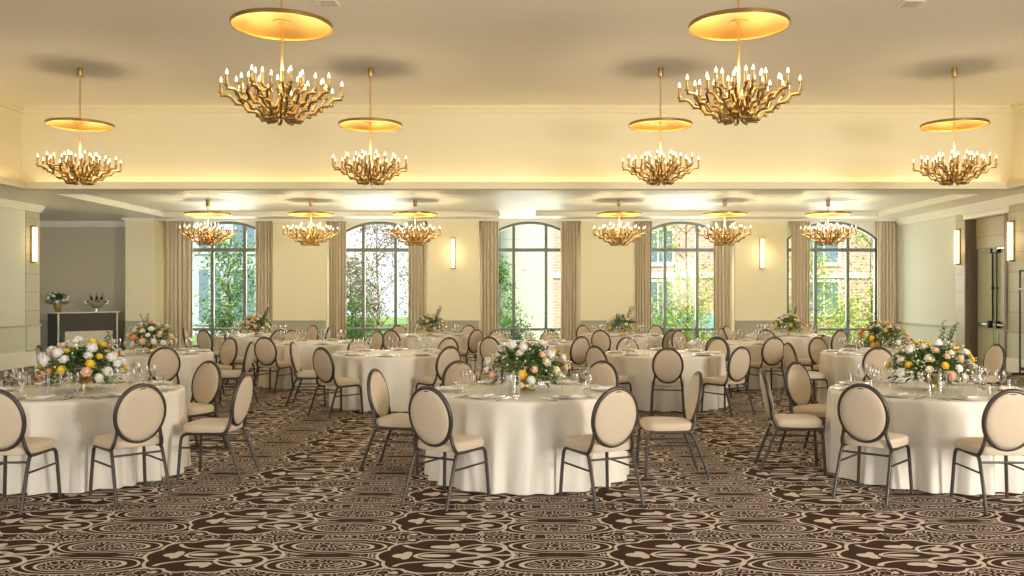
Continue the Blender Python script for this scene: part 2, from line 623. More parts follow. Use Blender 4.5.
# window walls with arched openings, frames, panes
HW, RAD, APEX, SILL = 1.27, 1.90, 3.655, 0.14
def archz(dx, rad=RAD, apex=APEX):
    return apex - (rad - sqrt(max(0, rad * rad - dx * dx)))
YW0, YW1 = 25.02, 25.24
for i, cx in enumerate(WIN_X):
    r0, r1 = REC[i]
    wb = MB()
    wb.box(r0, cx - HW, YW0, YW1, 0, ZC)
    wb.box(cx + HW, r1, YW0, YW1, 0, ZC)
    wb.box(cx - HW, cx + HW, YW0, YW1, 0, SILL)
    n = 20
    for k in range(n):
        a0, a1 = -HW + 2 * HW * k / n, -HW + 2 * HW * (k + 1) / n
        za, zb_ = archz(a0), archz(a1)
        vs_ = [(cx + a0, YW0, za), (cx + a1, YW0, zb_), (cx + a1, YW0, ZC), (cx + a0, YW0, ZC), (cx + a0, YW1, za), (cx + a1, YW1, zb_), (cx + a1, YW1, ZC), (cx + a0, YW1, ZC)]
        wb.add(vs_, [(0, 1, 2, 3), (5, 4, 7, 6), (4, 5, 1, 0)])
    struct('wall_window_bay_%d' % (i + 1), wb, M['white_trim'])
    win = empty('window_%d' % (i + 1), (cx, 25.12, SILL))
    win['kind'] = 'structure'
    fr = MB()
    t = .075
    out, inn = [], []
    path_o = [(-HW, 0)] + [(-HW + 2 * HW * k / 24, archz(-HW + 2 * HW * k / 24) - SILL) for k in range(25)] + [(HW, 0)]
    path_i = [(-HW + t, t)] + [(x, z) for x, z in [((-HW + t) + 2 * (HW - t) * k / 24, archz((-HW + t) + 2 * (HW - t) * k / 24) - SILL - t) for k in range(25)]] + [(HW - t, t)]
    N = len(path_o)
    vs_ = [(x, -.05, z) for x, z in path_o] + [(x, -.05, z) for x, z in path_i] + [(x, .05, z) for x, z in path_o] + [(x, .05, z) for x, z in path_i]
    fs = []
    for k in range(N):
        l = (k + 1) % N
        fs.append((k, l, N + l, N + k))
        fs.append((2 * N + l, 2 * N + k, 3 * N + k, 3 * N + l))
        fs.append((N + k, N + l, 3 * N + l, 3 * N + k))
        fs.append((l, k, 2 * N + k, 2 * N + l))
    fr.add(vs_, fs)
    fr.build('frame', M['window_metal'], win, False)
    for mx_ in (-.45, .45):
        MB().box(mx_ - .042, mx_ + .042, -.045, .045, t, archz(mx_) - SILL - t * .6).build('mullion', M['window_metal'], win, False)
    for tz, th in ((2.857 - SILL, .05), (.647 - SILL, .035)):
        MB().box(-HW + t * .5, HW - t * .5, -.04, .04, tz - th, tz + th).build('transom', M['window_metal'], win, False)
    pnb = MB()
    pv = [(x, 0, z) for x, z in path_i]
    pnb.add(pv, [tuple(range(len(pv)))])
    pnb.build('pane', M['pane'], win, False)
    sl = MB().box(cx - HW, cx + HW, 24.93, 25.06, SILL - .03, SILL)
    struct('trim_%d' % (20 + i), sl, M['white_trim'])

# niche beyond the left wall
struct('wall_niche', MB().box(-17, -10.82, 25.3, 25.45, 0, ZC).box(-17.1, -16.9, 20.8, 25.4, 0, ZC), M['niche'])
struct('trim_5', MB().box(-16.9, -10.82, 25.28, 25.3, .0, .86).box(-16.9, -10.82, 25.25, 25.3, .86, .91), M['dado'])
struct('trim_6', MB().box(-16.9, -10.82, 25.18, 25.3, ZC - .10, ZC).box(-16.9, -10.82, 25.23, 25.3, ZC - .16, ZC - .1), M['white_trim'])

# left wall, its end panelled
struct('wall_left', MB().box(XL - .3, XL, YF, 20.28, 0, ZC), M['wall_side'])
struct('wall_left_end', MB().box(XL - .33, XL + .012, 20.28, 20.85, 0, ZC), M['veneer'])
struct('trim_7', MB().box(XL, XL + .012, YF, 20.27, .37, .90).box(XL, XL + .022, 20.29, 20.86, .37, .9), M['dado_side'])
struct('trim_8', MB().box(XL, XL + .045, YF, 20.87, .90, .95), M['rail'])
struct('baseboard_left', MB().box(XL, XL + .03, YF, 20.27, 0.03, .34).box(XL, XL + .05, YF, 20.88, 0.0, .33), M['white_trim'])
def crown(mb, x, y0, y1, s, zc=ZC):
    mb.box(min(x, x + s * .06), max(x, x + s * .06), y0, y1, zc - .17, zc - .11)
    mb.box(min(x, x + s * .11), max(x, x + s * .11), y0, y1, zc - .11, zc - .05)
    mb.box(min(x, x + s * .16), max(x, x + s * .16), y0, y1, zc - .05, zc)
k_ = MB()
for d_, z0_, z1_ in ((.04, .15, .10), (.08, .10, .05), (.11, .05, 0)):
    k_.box(XL, XL + d_, YF, 20.90, ZC - z0_, ZC - z1_)
struct('trim_9', k_, M['white_trim'])

# back crown over the panels
k_ = MB()
for i, (x0, x1) in enumerate(edges):
    y0 = 24.25 if i == 0 else YB
    k_.box(x0, x1, y0 - .05, y0, ZC - .10, ZC - .05)
k_.box(-10.88, XR, YB - .09, YB, ZC - .05, ZC)
k_.box(-10.88, -10.0, 24.16, 24.25, ZC - .05, ZC)
struct('trim_10', k_, M['white_trim'])

# right wall with a door recess
DY0, DY1, DZ = 19.16, 20.84, 3.36
rw = MB()
rw.box(XR, XR + .3, DY1, 25.2, 0, ZC)
rw.box(XR, XR + .3, YF, DY0, 0, ZC)
rw.box(XR, XR + .3, DY0, DY1, DZ, ZC)
struct('wall_right', rw, M['wall_side'])
VY0, VY1 = 14.0, 21.37
vn = MB()
vn.box(XR - .02, XR, DY1 + .06, VY1, 0, ZC)
vn.box(XR - .02, XR, VY0, DY0 - .1, 0, ZC)
vn.box(XR - .02, XR, DY0 - .1, DY1 + .1, DZ + .1, ZC)
struct('trim_11', vn, M['veneer'])
struct('trim_12', MB().box(XR - .012, XR, VY1, 25.0, .14, .83).box(XR - .03, XR, VY0, DY0 - .1, .3, .83), M['dado_side'])
struct('trim_13', MB().box(XR - .045, XR, VY1, 25.0, .83, .88).box(XR - .045, XR, VY0, DY0 - .1, .83, .88), M['rail'])
struct('baseboard_right', MB().box(XR - .03, XR, DY1 + .1, 25.0, 0, .30).box(XR - .05, XR, VY0, DY0 - .1, 0, .30), M['white_trim'])
k_ = MB()
crown(k_, XR, YF, YB, -1)
struct('trim_14', k_, M['white_trim'])
# door casing and jambs
cs = MB()
cs.box(XR - .05, XR + .02, DY1, DY1 + .06, 0, DZ + .02, .01)
cs.box(XR - .05, XR + .02, DY0 - .1, DY0, 0, DZ + .02, .01)
struct('trim_15', cs, M['brown'])
struct('trim_16', MB().box(XR - .07, XR + .02, DY0 - .14, DY1 + .08, DZ + .0, DZ + .1, .015).box(XR - .1, XR + .02, DY0 - .17, DY1 + .11, DZ + .1, DZ + .14, .01), M['white_trim'])
struct('trim_17', MB().box(XR, XR + .45, DY1 - .03, DY1, 0, DZ), M['brown'])
struct('trim_18', MB().box(XR + .19, XR + .5, DY0, DY1, 2.68, DZ), M['veneer'])
struct('trim_19', MB().box(XR, XR + .45, DY0, DY0 + .03, 0, DZ), M['brown'])
XD = XR + .22
for i, (y0, y1, s) in enumerate(((DY0 + .03, 19.995, 1), (20.005, DY1 - .03, -1))):
    d = empty('door_%d' % (i + 1), (XD, (y0 + y1) / 2, 0))
    d['kind'] = 'structure'
    hw = (y1 - y0) / 2
    MB().box(0, .05, -hw, hw, .01, 2.66, .005).build('leaf', M['door'], d, False)
    f = MB()
    for z0, z1 in ((.18, .82), (1.05, 2.5)):
        for yy0, yy1 in ((-hw + .1, -hw + .13), (hw - .13, hw - .1)):
            f.box(-.012, 0, yy0, yy1, z0, z1)
        f.box(-.012, 0, -hw + .13, hw - .13, z0, z0 + .03)
        f.box(-.012, 0, -hw + .13, hw - .13, z1 - .03, z1)
    f.build('panel_moulding', M['door'], d, False)
    MB().box(-.005, 0, -hw, hw, 0.01, .16).build('kick_plate', M['rail'], d, False)
    pb = MB().box(-.09, -.05, -hw + .12, hw - .02, .93, .99, .01)
    pb.build('panic_bar', M['chrome'], d)
    MB().box(-.10, 0, s * (hw - .16) - .05, s * (hw - .16) + .05, .88, 1.04, .012).build('latch_case', M['black'], d)
    MB().tube([(-.03, s * (hw - .09), 1.0), (-.03, s * (hw - .09), 2.6)], .016, 8).build('vertical_rod', M['black'], d)
    MB().box(-.05, 0, s * (hw - .09) - .03, s * (hw - .09) + .03, 1.74, 1.80, .006).build('rod_guide', M['black'], d)
    MB().box(-.10, 0, s * (hw - .12) - .09, s * (hw - .12) + .09, 2.55, 2.66, .01).build('door_closer', M['black'], d)
    MB().tube([(-.05, s * (hw - .12), 2.62), (-.15, s * .05, 2.63), (-.02, -s * (hw - .2), 2.65)], .014, 6).build('closer_arm', M['chrome'], d)

# metal frame rack standing by the right wall
rk = tag(empty('garment_rack', (9.98, 17.6, 0)), 'black metal rack with pale crossbar standing beside the double door', 'rack')
for yy in (-.55, .62):
    MB().tube([(0, yy, 0.03), (0, yy, 2.12)], .018, 8).build('post', M['black'], rk)
    MB().box(-.16, .16, yy - .03, yy + .03, 0, .05, .01).build('foot', M['black'], rk)
MB().tube([(0, -.55, 2.11), (0, .62, 2.11)], .018, 8).build('top_rail', M['black'], rk)
MB().tube([(0, -.55, 1.74), (0, .62, 1.74)], .022, 8).build('crossbar', M['china'], rk)
MB().box(-.02, .02, -.55, .62, .10, .16).build('bottom_rail', M['black'], rk)

# small flush grilles in the tray ceiling
for (px, py, pos) in ((328, 1.5, 'between the two nearest chandeliers, left one'), (912, 2.5, 'above the rightmost chandelier')):
    dY = (ZT - H) * F / (293 - py)
    g = tag(empty('ceiling_grille', ((px - 527) * dY / F, dY, ZT)), 'small square ceiling grille ' + pos, 'vent')
    MB().box(-.13, .13, -.13, .13, -.02, 0, .005).build('surround', M['white_trim'], g)
    s_ = MB()
    for q in range(5):
        s_.box(-.1, .1, -.1 + q * .045, -.08 + q * .045, -.028, -.018)
    s_.build('slats', M['rail'], g, False)

# ------------------------------------------------------------------ curtains
def curtain(x0, x1, seed, label):
    rnd = random.Random(seed)
    nx = 72
    zs = [0.015, .4, 1.2, 2.2, 3.0, 3.4, ZC - .03]
    vs_, fs = [], []
    ph = rnd.random() * 6
    nf = 5 + rnd.random()
    for side in (0, 1):
        for z in zs:
            t = z / ZC
            for k in range(nx + 1):
                u = k / nx
                am = .050 * (0.75 + .25 * (1 - t))
                y = 2.2 * am * (1 - abs(sin(pi * nf * u + ph + .3 * sin(5 * u + ph)))) ** 1.3 - am + .014 * sin(2 * pi * 2.3 * nf * u + ph * 2 + (1 - t) * 1.0)
                x = x0 + (x1 - x0) * (u + .012 * sin(9 * u + 3 * (1 - t)))
                vs_.append((x, 24.80 + y + side * .012, z))
    R = nx + 1
    L = len(zs) * R
    for j in range(len(zs) - 1):
        for k in range(nx):
            a = j * R + k
            fs.append((a, a + 1, a + R + 1, a + R))
            fs.append((L + a + 1, L + a, L + a + R, L + a + R + 1))
    for k in range(nx):
        fs.append((k + 1, k, L + k, L + k + 1))
    for j in range(len(zs) - 1):
        a, e = j * R, j * R + nx
        fs.append((a, a + R, L + a + R, L + a))
        fs.append((e + R, e, L + e, L + e + R))
    mb = MB()
    mb.add(vs_, fs)
    root = tag(empty('curtain', ((x0 + x1) / 2, 24.8, 0)), label, 'curtain', 'floor length curtains at the windows')
    mb.xf(Matrix.Translation((-(x0 + x1) / 2, -24.8, 0)))
    mb.build('curtain_cloth', M['curtain'], root, True, 80)
    MB().box(x0 - (x0 + x1) / 2, x1 - (x0 + x1) / 2, -.07, .07, ZC - .05, ZC - .002).build('curtain_heading', M['curtain'], root, False)

ORD = ['first', 'second', 'middle', 'fourth', 'fifth']
for i, cx in enumerate(WIN_X):
    l0, l1, r0, r1 = -1.33, -.86, .84, 1.33
    if i == 0:
        l0, l1 = -1.58, -.88
    if i == 4:
        l0, l1, r0, r1 = -1.22, -.70, 1.18, 1.68
    nm = 'middle window' if i == 2 else ORD[i] + ' window from the left'
    curtain(cx + l0, cx + l1, i * 2, 'taupe pleated curtain at the left side of the ' + nm)
    curtain(cx + r0, cx + r1, i * 2 + 1, 'taupe pleated curtain at the right side of the ' + nm)

# ------------------------------------------------------------------ sconces
def sconce(loc, rz, label, p=4.5):
    s = tag(empty('wall_sconce', loc, rz), label, 'wall lamp', 'tall bronze sconces')
    MB().box(-.06, .06, -.03, 0, 0, .85, .006).build('backplate', M['gold_dark'], s)
    t = MB()
    t.box(-.048, .048, -.104, -.03, .03, .82, .012)
    t.build('diffuser', M['sconce'], s)
    for z in (0, .815):
        MB().box(-.065, .065, -.115, -.0, z, z + .035, .006).build('cap', M['gold_dark'], s)
    for x in (-.052, .052):
        MB().box(x - .005, x + .005, -.110, -.096, .03, .82).build('side_rail', M['gold_dark'], s)
    o = light('sconce_light', 'POINT', (0, -.22, .43), p, (1, .72, .38), shadow_soft_size=.15)
    o.parent = s
sconce((-2.02, YB, 2.316), 0, 'lit bronze wall sconce between the second and middle windows')
sconce((6.41, YB, 2.316), 0, 'lit bronze wall sconce between the fourth and fifth windows')
sconce((XR - .02, 21.18, 2.32), -pi / 2, 'lit bronze wall sconce on the far side of the double door')
sconce((XR - .02, 18.84, 2.32), -pi / 2, 'lit bronze wall sconce on the near side of the double door')
sconce((XL + .012, 20.52, 2.345), pi / 2, 'lit bronze wall sconce on the left wall near the bar')

# ------------------------------------------------------------------ chandeliers
def arm_mesh(tier):
    """one zigzag arm in the XZ plane, ending in a candle sleeve"""
    if tier == 0:
        pts = [(.045, .17), (.055, .04), (.10, .0), (.20, .005), (.255, .08), (.335, .085), (.39, .16), (.46, .165), (.515, .24), (.60, .245), (.61, .30)]
        top, h = (.61, .265), .11
    elif tier == 1:
        pts = [(.045, .19), (.06, .09), (.10, .055), (.17, .06), (.20, .16), (.275, .17), (.31, .26), (.395, .265), (.405, .31)]
        top, h = (.405, .285), .12
    else:
        pts = [(.045, .20), (.065, .14), (.12, .12), (.155, .19), (.125, .26), (.165, .32), (.225, .325), (.235, .36)]
        top, h = (.235, .34), .12
    mb = MB()
    P = [(x, 0.013 * (i > 1) * (i < len(pts) - 2) * (1 if i % 4 < 2 else -1), z) for i, (x, z) in enumerate(pts)]
    Q = [Vector(P[0])]
    for a_, b_, c_ in zip(P[:-2], P[1:-1], P[2:]):
        a_, b_, c_ = Vector(a_), Vector(b_), Vector(c_)
        Q += [b_ + (a_ - b_) * .22, b_ + (c_ - b_) * .22]
    Q.append(Vector(P[-1]))
    mb.tube(Q, .0155, 7)
    side = None
    if tier < 2:
        b0 = Vector(P[6 if tier == 0 else 4])
        sd = .13 if tier == 0 else -.10
        e = b0 + Vector((.05, sd, .10))
        mb.tube([b0, b0 + Vector((.0, sd * .45, .005)), b0 + Vector((.04, sd * .6, .075)), e + Vector((0, -sd * .15, -.02)), e, e + Vector((0, 0, .03))], .0135, 7)
        mb.lathe([(0, 0), (.024, .004), (.024, .016), (.0145, .02), (.0145, .10), (.017, .104), (0, .106)], 10, tuple(e))
        side = (e.x, e.y, e.z + .10)
    for (x, y, z) in P[3:-1:2]:
        mb.lathe([(0, -.02), (.018, -.014), (.021, 0), (.018, .014), (0, .02)], 8, (x, y, z))
    mb.lathe([(0, 0), (.026, .004), (.026, .016), (.0145, .02), (.0145, h), (.017, h + .004), (0, h + .006)], 10, (top[0], 0, top[1]))
    return mb, top, h, side

ARMS = []
for t in range(3):
    mb, top, h, side = arm_mesh(t)
    ARMS.append((mb.mesh('chandelier_arm', M['gold_dark'] if t == 0 else M['gold_dark'], True, 60), top, h, side))
bulb_me = MB().lathe([(0, 0), (.011, .002), (.0145, .018), (.0135, .028), (.009, .046), (.0035, .060), (0, .066)], 10).mesh('candle_bulb', M['bulb'])
disc_b = MB()
disc_b.lathe([(.012, .035), (.40, .03), (.525, .008), (.53, -.006), (.528, -.036), (.515, -.036), (.51, -.02), (.40, .008), (.10, .018), (.10, .010), (.03, .012), (.03, 0), (.012, 0)], 72)
disc_me = disc_b.mesh('reflector_disc', M['gold_leaf'], True, 30)
rimd_me = MB().lathe([(.531, -.038), (.536, -.036), (.536, .004), (.531, .008)], 72).mesh('disc_rim', M['gold_dark'])
hub_me = MB().lathe([(0, .10), (.035, .11), (.048, .14), (.05, .20), (.035, .215), (.03, .225), (.036, .235), (.036, .27), (.02, .285), (.0, .285)], 20).mesh('hub', M['gold'])

def chandelier(x, y, zbot, zdisc, zceil, label, power, seed, soft=.58):
    c = tag(empty('chandelier', (x, y, zbot)), label, 'chandelier', 'gilded candle chandeliers')
    rnd = random.Random(seed)
    obj('hub', hub_me, c)
    MB().tube([(0, 0, .28), (0, 0, zceil - zbot - .02)], .013, 12).build('rod', M['gold'], c)
    cz = zceil - zbot
    MB().lathe([(0, cz), (.045, cz), (.045, cz - .13), (.04, cz - .14), (0, cz - .14)], 20).build('canopy', M['gold_dark'], c)
    d = obj('reflector_disc', disc_me, c)
    d.location.z = zdisc - zbot
    d.scale = (.965, .965, 1)
    r = obj('disc_rim', rimd_me, d)
    a0 = rnd.random()
    for t, n in ((0, 10), (1, 8), (2, 6)):
        me, top, h, side = ARMS[t]
        for k in range(n):
            a = obj('arm', me, c)
            a.rotation_euler.z = a0 + 2 * pi * (k + .33 * t) / n + rnd.uniform(-.05, .05)
            bl = obj('bulb', bulb_me, a)
            bl.location = (top[0], 0, top[1] + h)
            if side:
                b2 = obj('bulb', bulb_me, a)
                b2.location = side
    for k in range(6):
        a = a0 + pi / 3 * k
        o = light('chandelier_light', 'POINT', (.45 * cos(a), .45 * sin(a), soft), power / 6, (1.0, 0.81, 0.50), shadow_soft_size=.12)
        o.parent = c
    return c

PW = 58
ZB1 = 1.787 + H
D1, D2, D3 = 9.35, 14.7, 20.9
chandelier(-2.545, D1, ZB1, 2.795 + H, ZT, 'large gilded chandelier nearest on the left, hanging lowest over the front tables', PW, 1)
chandelier(2.20, D1, ZB1, 2.795 + H, ZT, 'large gilded chandelier nearest on the right, hanging over the front tables', PW, 2)
for i, (x, l) in enumerate(((-7.30, 'outermost left'), (-2.556, 'inner left'), (2.18, 'inner right'), (6.98, 'outermost right'))):
    chandelier(x, D2, ZB1, 2.76 + H, ZT, 'gilded candle chandelier in the second row under the high ceiling, ' + l, PW, 10 + i)
for i, (x, l) in enumerate(((-7.41, 'first'), (-5.02, 'second'), (-2.60, 'third'), (2.14, 'fourth'), (4.59, 'fifth'), (6.99, 'sixth'))):
    chandelier(x, D3, 2.775, 3.506, ZK, 'short-stemmed gilded chandelier below the coffered ceiling by the windows, %s from the left' % l, 62, 20 + i, .50)

# ------------------------------------------------------------------ chairs
def chair_proto():
    root = empty('banquet_chair', (0, 0, 0))
    fm, fb = M['frame'], M['fabric']
    # seat cushion: rounded trapezoid lofted
    def outline(s, z, n=40):
        pts = []
        for k in range(n):
            a = 2 * pi * k / n
            ex = .5
            cx_, sy_ = cos(a), sin(a)
            px = (abs(cx_) ** ex) * (1 if cx_ >= 0 else -1)
            py = (abs(sy_) ** ex) * (1 if sy_ >= 0 else -1)
            wd = .228 + .012 * py
            pts.append((px * wd * s, py * .225 * s, z))
        return pts
    mb = MB()
    lv = [(.90, .418), (.985, .424), (1.0, .44), (1.0, .462), (.985, .478), (.93, .490), (.80, .497), (.5, .502), (.2, .504)]
    vs_ = []
    for s_, z in lv:
        vs_ += outline(s_, z)
    n = 40
    fs = [tuple(range(n - 1, -1, -1)), tuple((len(lv) - 1) * n + k for k in range(n))]
    for l in range(len(lv) - 1):
        for k in range(n):
            j = (k + 1) % n
            fs.append((l * n + k, l * n + j, l * n + n + j, l * n + n + k))
    mb.add(vs_, fs)
    mb.build('seat', fb, root, True, 60)
    # tilted frame of the back
    TILT = radians(11)
    bm = Matrix.Translation((0, -.262, .695)) @ Matrix.Rotation(TILT, 4, 'X')
    A, B = .192, .232
    rb = MB()
    ring = [(A * cos(2 * pi * k / 48), 0, B * sin(2 * pi * k / 48)) for k in range(48)]
    rb.tube(ring, .0185, 8, closed=True)
    rb.xf(bm)
    rb.build('back_frame', fm, root, True, 60)
    pd = MB()
    prof = [(0, -.034), (.35, -.033), (.7, -.030), (.88, -.024), (.96, -.014), (.97, 0), (.96, .014), (.88, .024), (.7, .030), (.35, .033), (0, .034)]
    pd.lathe(prof, 40)
    pd.v = [(x * A, z, -y * B) for x, y, z in pd.v]
    pd.xf(bm)
    pd.build('backrest', fb, root, True, 60)
    # hand hold just under the top of the ring
    hh = MB()
    for s_ in (-1, 1):
        q = MB().lathe([(0, -.006), (.8, -.005), (1, 0), (.8, .005), (0, .006)], 16)
        q.v = [(x * .035, z + s_ * .017, y * .014 + B - .030) for x, y, z in q.v]
        q.xf(bm)
        hh.add(q.v, q.f)
    hh.box(-.012, .012, -.02, .02, B - .036, B - .024, m=bm)
    hh.build('hand_hold', fm, root, True, 60)
    R_ = .0145
    for s_ in (-1, 1):
        # front leg bends into the rail under the seat
        p = [(s_ * .222, .232, 0), (s_ * .212, .222, .20), (s_ * .204, .212, .345), (s_ * .200, .195, .390), (s_ * .198, .15, .407), (s_ * .197, .08, .408)]
        MB().tube(smoothpath(p, 3), R_, 8).build('leg', fm, root, True, 60)
        p = [(s_ * .212, -.345, 0), (s_ * .205, -.275, .20), (s_ * .198, -.20, .385), (s_ * .197, -.16, .408)]
        MB().tube(smoothpath(p, 3), R_, 8).build('leg', fm, root, True, 60)
        p = [(s_ * .197, .09, .408), (s_ * .197, -.12, .408), (s_ * .196, -.185, .418), (s_ * .188, -.218, .465), (s_ * .172, -.228, .53), (s_ * .168, -.236, .575), (s_ * .172, -.246, .62)]
        MB().tube(smoothpath(p, 3), R_, 8).build('side_frame', fm, root, True, 60)
        MB().tube([(s_ * .208, .218, .285), (s_ * .201, -.243, .285)], .009, 8).build('stretcher', fm, root, True, 60)
    MB().tube([(-.199, -.21, .365), (.199, -.21, .365)], .009, 8).build('crossbar', fm, root, True, 60)
    MB().tube([(-.199, .16, .404), (.199, .16, .404)], .009, 8).build('crossbar', fm, root, True, 60)
    return reg(root)

TABLES = {
    'A1': (-4.09, 8.27, 'nearest left table'), 'A2': (0.0, 8.27, 'nearest middle table'), 'A3': (3.70, 8.27, 'nearest right table'),
    'B1': (-5.6, 13.4, 'second-row outer left table'), 'B2': (-2.0, 13.4, 'second-row inner left table'),
    'B3': (2.04, 13.4, 'second-row inner right table'), 'B4': (5.3, 13.4, 'second-row outer right table'),
    'C1': (-3.9, 16.3, 'third-row left table'), 'C2': (0.0, 16.3, 'third-row middle table'), 'C3': (3.8, 16.3, 'third-row right table'),
    'D1': (-5.7, 19.1, 'window-side outer left table'), 'D2': (-2.06, 19.1, 'window-side inner left table'),
    'D3': (2.02, 19.1, 'window-side inner right table'), 'D4': (5.54, 19.1, 'window-side outer right table'),
}
# chairs: offset of the back from the table's centre (across, away), optional turn in degrees
CHAIRS = {
    'A1': [(.09, -1.42), (.97, -1.04), (1.54, -.10), (.70, 1.34)],
    'A2': [(-.77, -1.26), (.70, -1.28), (-1.44, .30), (1.58, .02), (-.74, 1.34), (.80, 1.36)],
    'A3': [(-1.0, -1.02), (-.04, -1.40), (-1.40, .26), (-.80, 1.10)],
    'B1': [(.70, -1.26), (.70, 1.2), (1.42, 0), (-1.05, -.85)],
    'B2': [(-1.42, 0), (-.69, -1.43, -14), (.92, -1.12), (-.74, 1.25), (.74, 1.3)],
    'B3': [(-1.05, -.95), (-.16, -1.42), (.84, -1.16), (-.37, 1.4), (.95, .98)],
    'B4': [(-.58, -1.3), (1.32, -.86, 42), (-1.42, -.2), (-.5, 1.35), (.8, 1.15)],
    'C1': [(-.42, -1.32), (-1.4, -.2), (1.0, 1.05), (-.62, 1.2)],
    'C2': [(.87, -1.1), (-.56, -1.25), (-.55, 1.25), (.45, 1.35)],
    'C3': [(-.62, -1.3), (.26, -1.42), (-.78, 1.1), (1.3, -.65)],
    'D1': [(-.65, -1.25), (-1.4, -.3), (.7, -1.1), (.85, 1.15), (1.42, 0), (-.6, 1.3)],
    'D2': [(-.62, -1.3), (-.85, 1.3), (.95, -.98), (.75, 1.3)],
    'D3': [(-.55, -1.35), (-.75, 1.3), (.85, 1.1), (.8, -1.2)],
    'D4': [(-1.4, -.25), (-.98, .95), (-.72, -1.15), (.8, 1.2), (.62, -1.3), (1.42, -.2)],
}
SIDE = {0: 'near side', 1: 'near right side', 2: 'right side', 3: 'far right side', 4: 'far side', -4: 'far side', -3: 'far left side', -2: 'left side', -1: 'near left side'}
proto = chair_proto()
first = True
rc = random.Random(3)
SEATS = {}
for t, lst in CHAIRS.items():
    tx, ty, tn = TABLES[t]
    used = set()
    for (dx, dy, *turn) in lst:
        R = max(sqrt(dx * dx + dy * dy) - .30, 1.19)
        an = atan2(dx, -dy)
        SEATS.setdefault(t, []).append(an)
        k = round(degs := an * 180 / pi / 45)
        assert k % 8 not in used, (t, dx, dy, k)
        used.add(k % 8)
        c = proto if first else copy_tree(proto)
        first = False
        c.location = (tx + R * sin(an), ty - R * cos(an), 0)
        c.rotation_euler = (0, 0, an + radians(rc.uniform(-4, 4) + (turn[0] if turn else 0)))
        tag(c, 'beige oval-back chair at the %s of the %s' % (SIDE[k], tn), 'chair', 'oval-back chairs around the tables')

# ------------------------------------------------------------------ tablecloths
def cloth_mesh(seed):
    rnd = random.Random(seed)
    RT, ZTOP = .885, .765
    n = 288
    n = 432
    m_ = 21
    ed = [2 * pi * (k + rnd.uniform(-.30, .30)) / m_ for k in range(m_)]
    dp = [rnd.uniform(.35, 1.0) for k in range(m_)]
    lean = [rnd.uniform(-.25, .25) for k in range(m_)]
    def wave(a, t):
        """0 on the ridges of the folds, -1 in their deepest valleys"""
        a = a % (2 * pi)
        for k in range(m_):
            e0, e1 = ed[k], ed[(k + 1) % m_] + (2 * pi if k == m_ - 1 else 0)
            for q in (a, a + 2 * pi):
                if e0 <= q < e1:
                    u = (q - e0) / (e1 - e0)
                    u = min(1, max(0, u + lean[k] * sin(pi * u) * t))
                    return -dp[k] * (sin(pi * u) ** 1.6)
        return 0
    prof = [(0, ZTOP), (.3, ZTOP), (.6, ZTOP), (.8, ZTOP), (.855, ZTOP), (.874, ZTOP - .003), (.884, ZTOP - .012), (.888, ZTOP - .035)]
    for i in range(1, 12):
        prof.append((.888 + .022 * i / 11, (ZTOP - .035) * (1 - i / 11) + .012))
    def fn(r, z, a):
        if z > ZTOP - .03:
            return r
        t = min(1, (ZTOP - .03 - z) / .70)
        w_ = wave(a, t)
        return r + .030 * t + .115 * (t ** .55) * w_
    mb = MB().lathe(prof, n, fn=fn)
    return mb.mesh('tablecloth', M['cloth'], True, 70)

CL = [cloth_mesh(s) for s in (1, 2, 3)]
for i, (t, (tx, ty, tn)) in enumerate(TABLES.items()):
    o = obj('tablecloth', CL[i % 3])
    o.location = (tx, ty, 0)
    o.rotation_euler.z = i * 1.7
    tag(o, 'floor-length ivory tablecloth over the ' + tn, 'tablecloth', 'ivory tablecloths')
TZ = .7655

# ------------------------------------------------------------------ tableware
plate_me = MB().lathe([(0, .003), (.06, .0), (.085, .002), (.10, .010), (.142, .017), (.145, .020), (.138, .020), (.10, .014), (.085, .008), (0, .007)], 36).mesh('dinner_plate', M['china'])
wine_me = MB().lathe([(0, .001), (.034, .001), (.035, .004), (.012, .009), (.0045, .018), (.004, .085), (.008, .098), (.026, .112), (.037, .135), (.040, .160), (.037, .190), (.031, .215)], 18).mesh('wine_glass', M['glass'])
tumb_me = MB().lathe([(0, .002), (.030, .002), (.032, .006), (.037, .12)], 18).mesh('water_tumbler', M['glass'])
vot_me = MB().lathe([(0, .002), (.034, .002), (.036, .006), (.036, .22)], 18).mesh('glass_cylinder', M['glass'])
nap_b = MB().box(-.045, .045, -.085, .085, .018, .028, .003).box(-.040, .042, -.08, .078, .028, .037, .003)
nap_me = nap_b.mesh('folded_napkin', M['napkin'], False)
kn = MB().box(-.007, .007, -.11, -.01, .0, .005, .001).box(-.010, .009, -.01, .10, .0, .003, .001)
knife_me = kn.mesh('table_knife', M['steel'], False)
fk = MB().box(-.005, .005, -.11, .03, 0, .004, .001).box(-.011, .011, .03, .05, .001, .005, .001)
for q in range(4):
    fk.box(-.011 + q * .0063, -.008 + q * .0063, .05, .095, .002, .005)
fork_me = fk.mesh('table_fork', M['steel'], False)

def put(name, me, x, y, z, rz, label, cat, group):
    o = obj(name, me)
    o.location = (x, y, z)
    o.rotation_euler.z = rz
    return tag(o, label, cat, group)

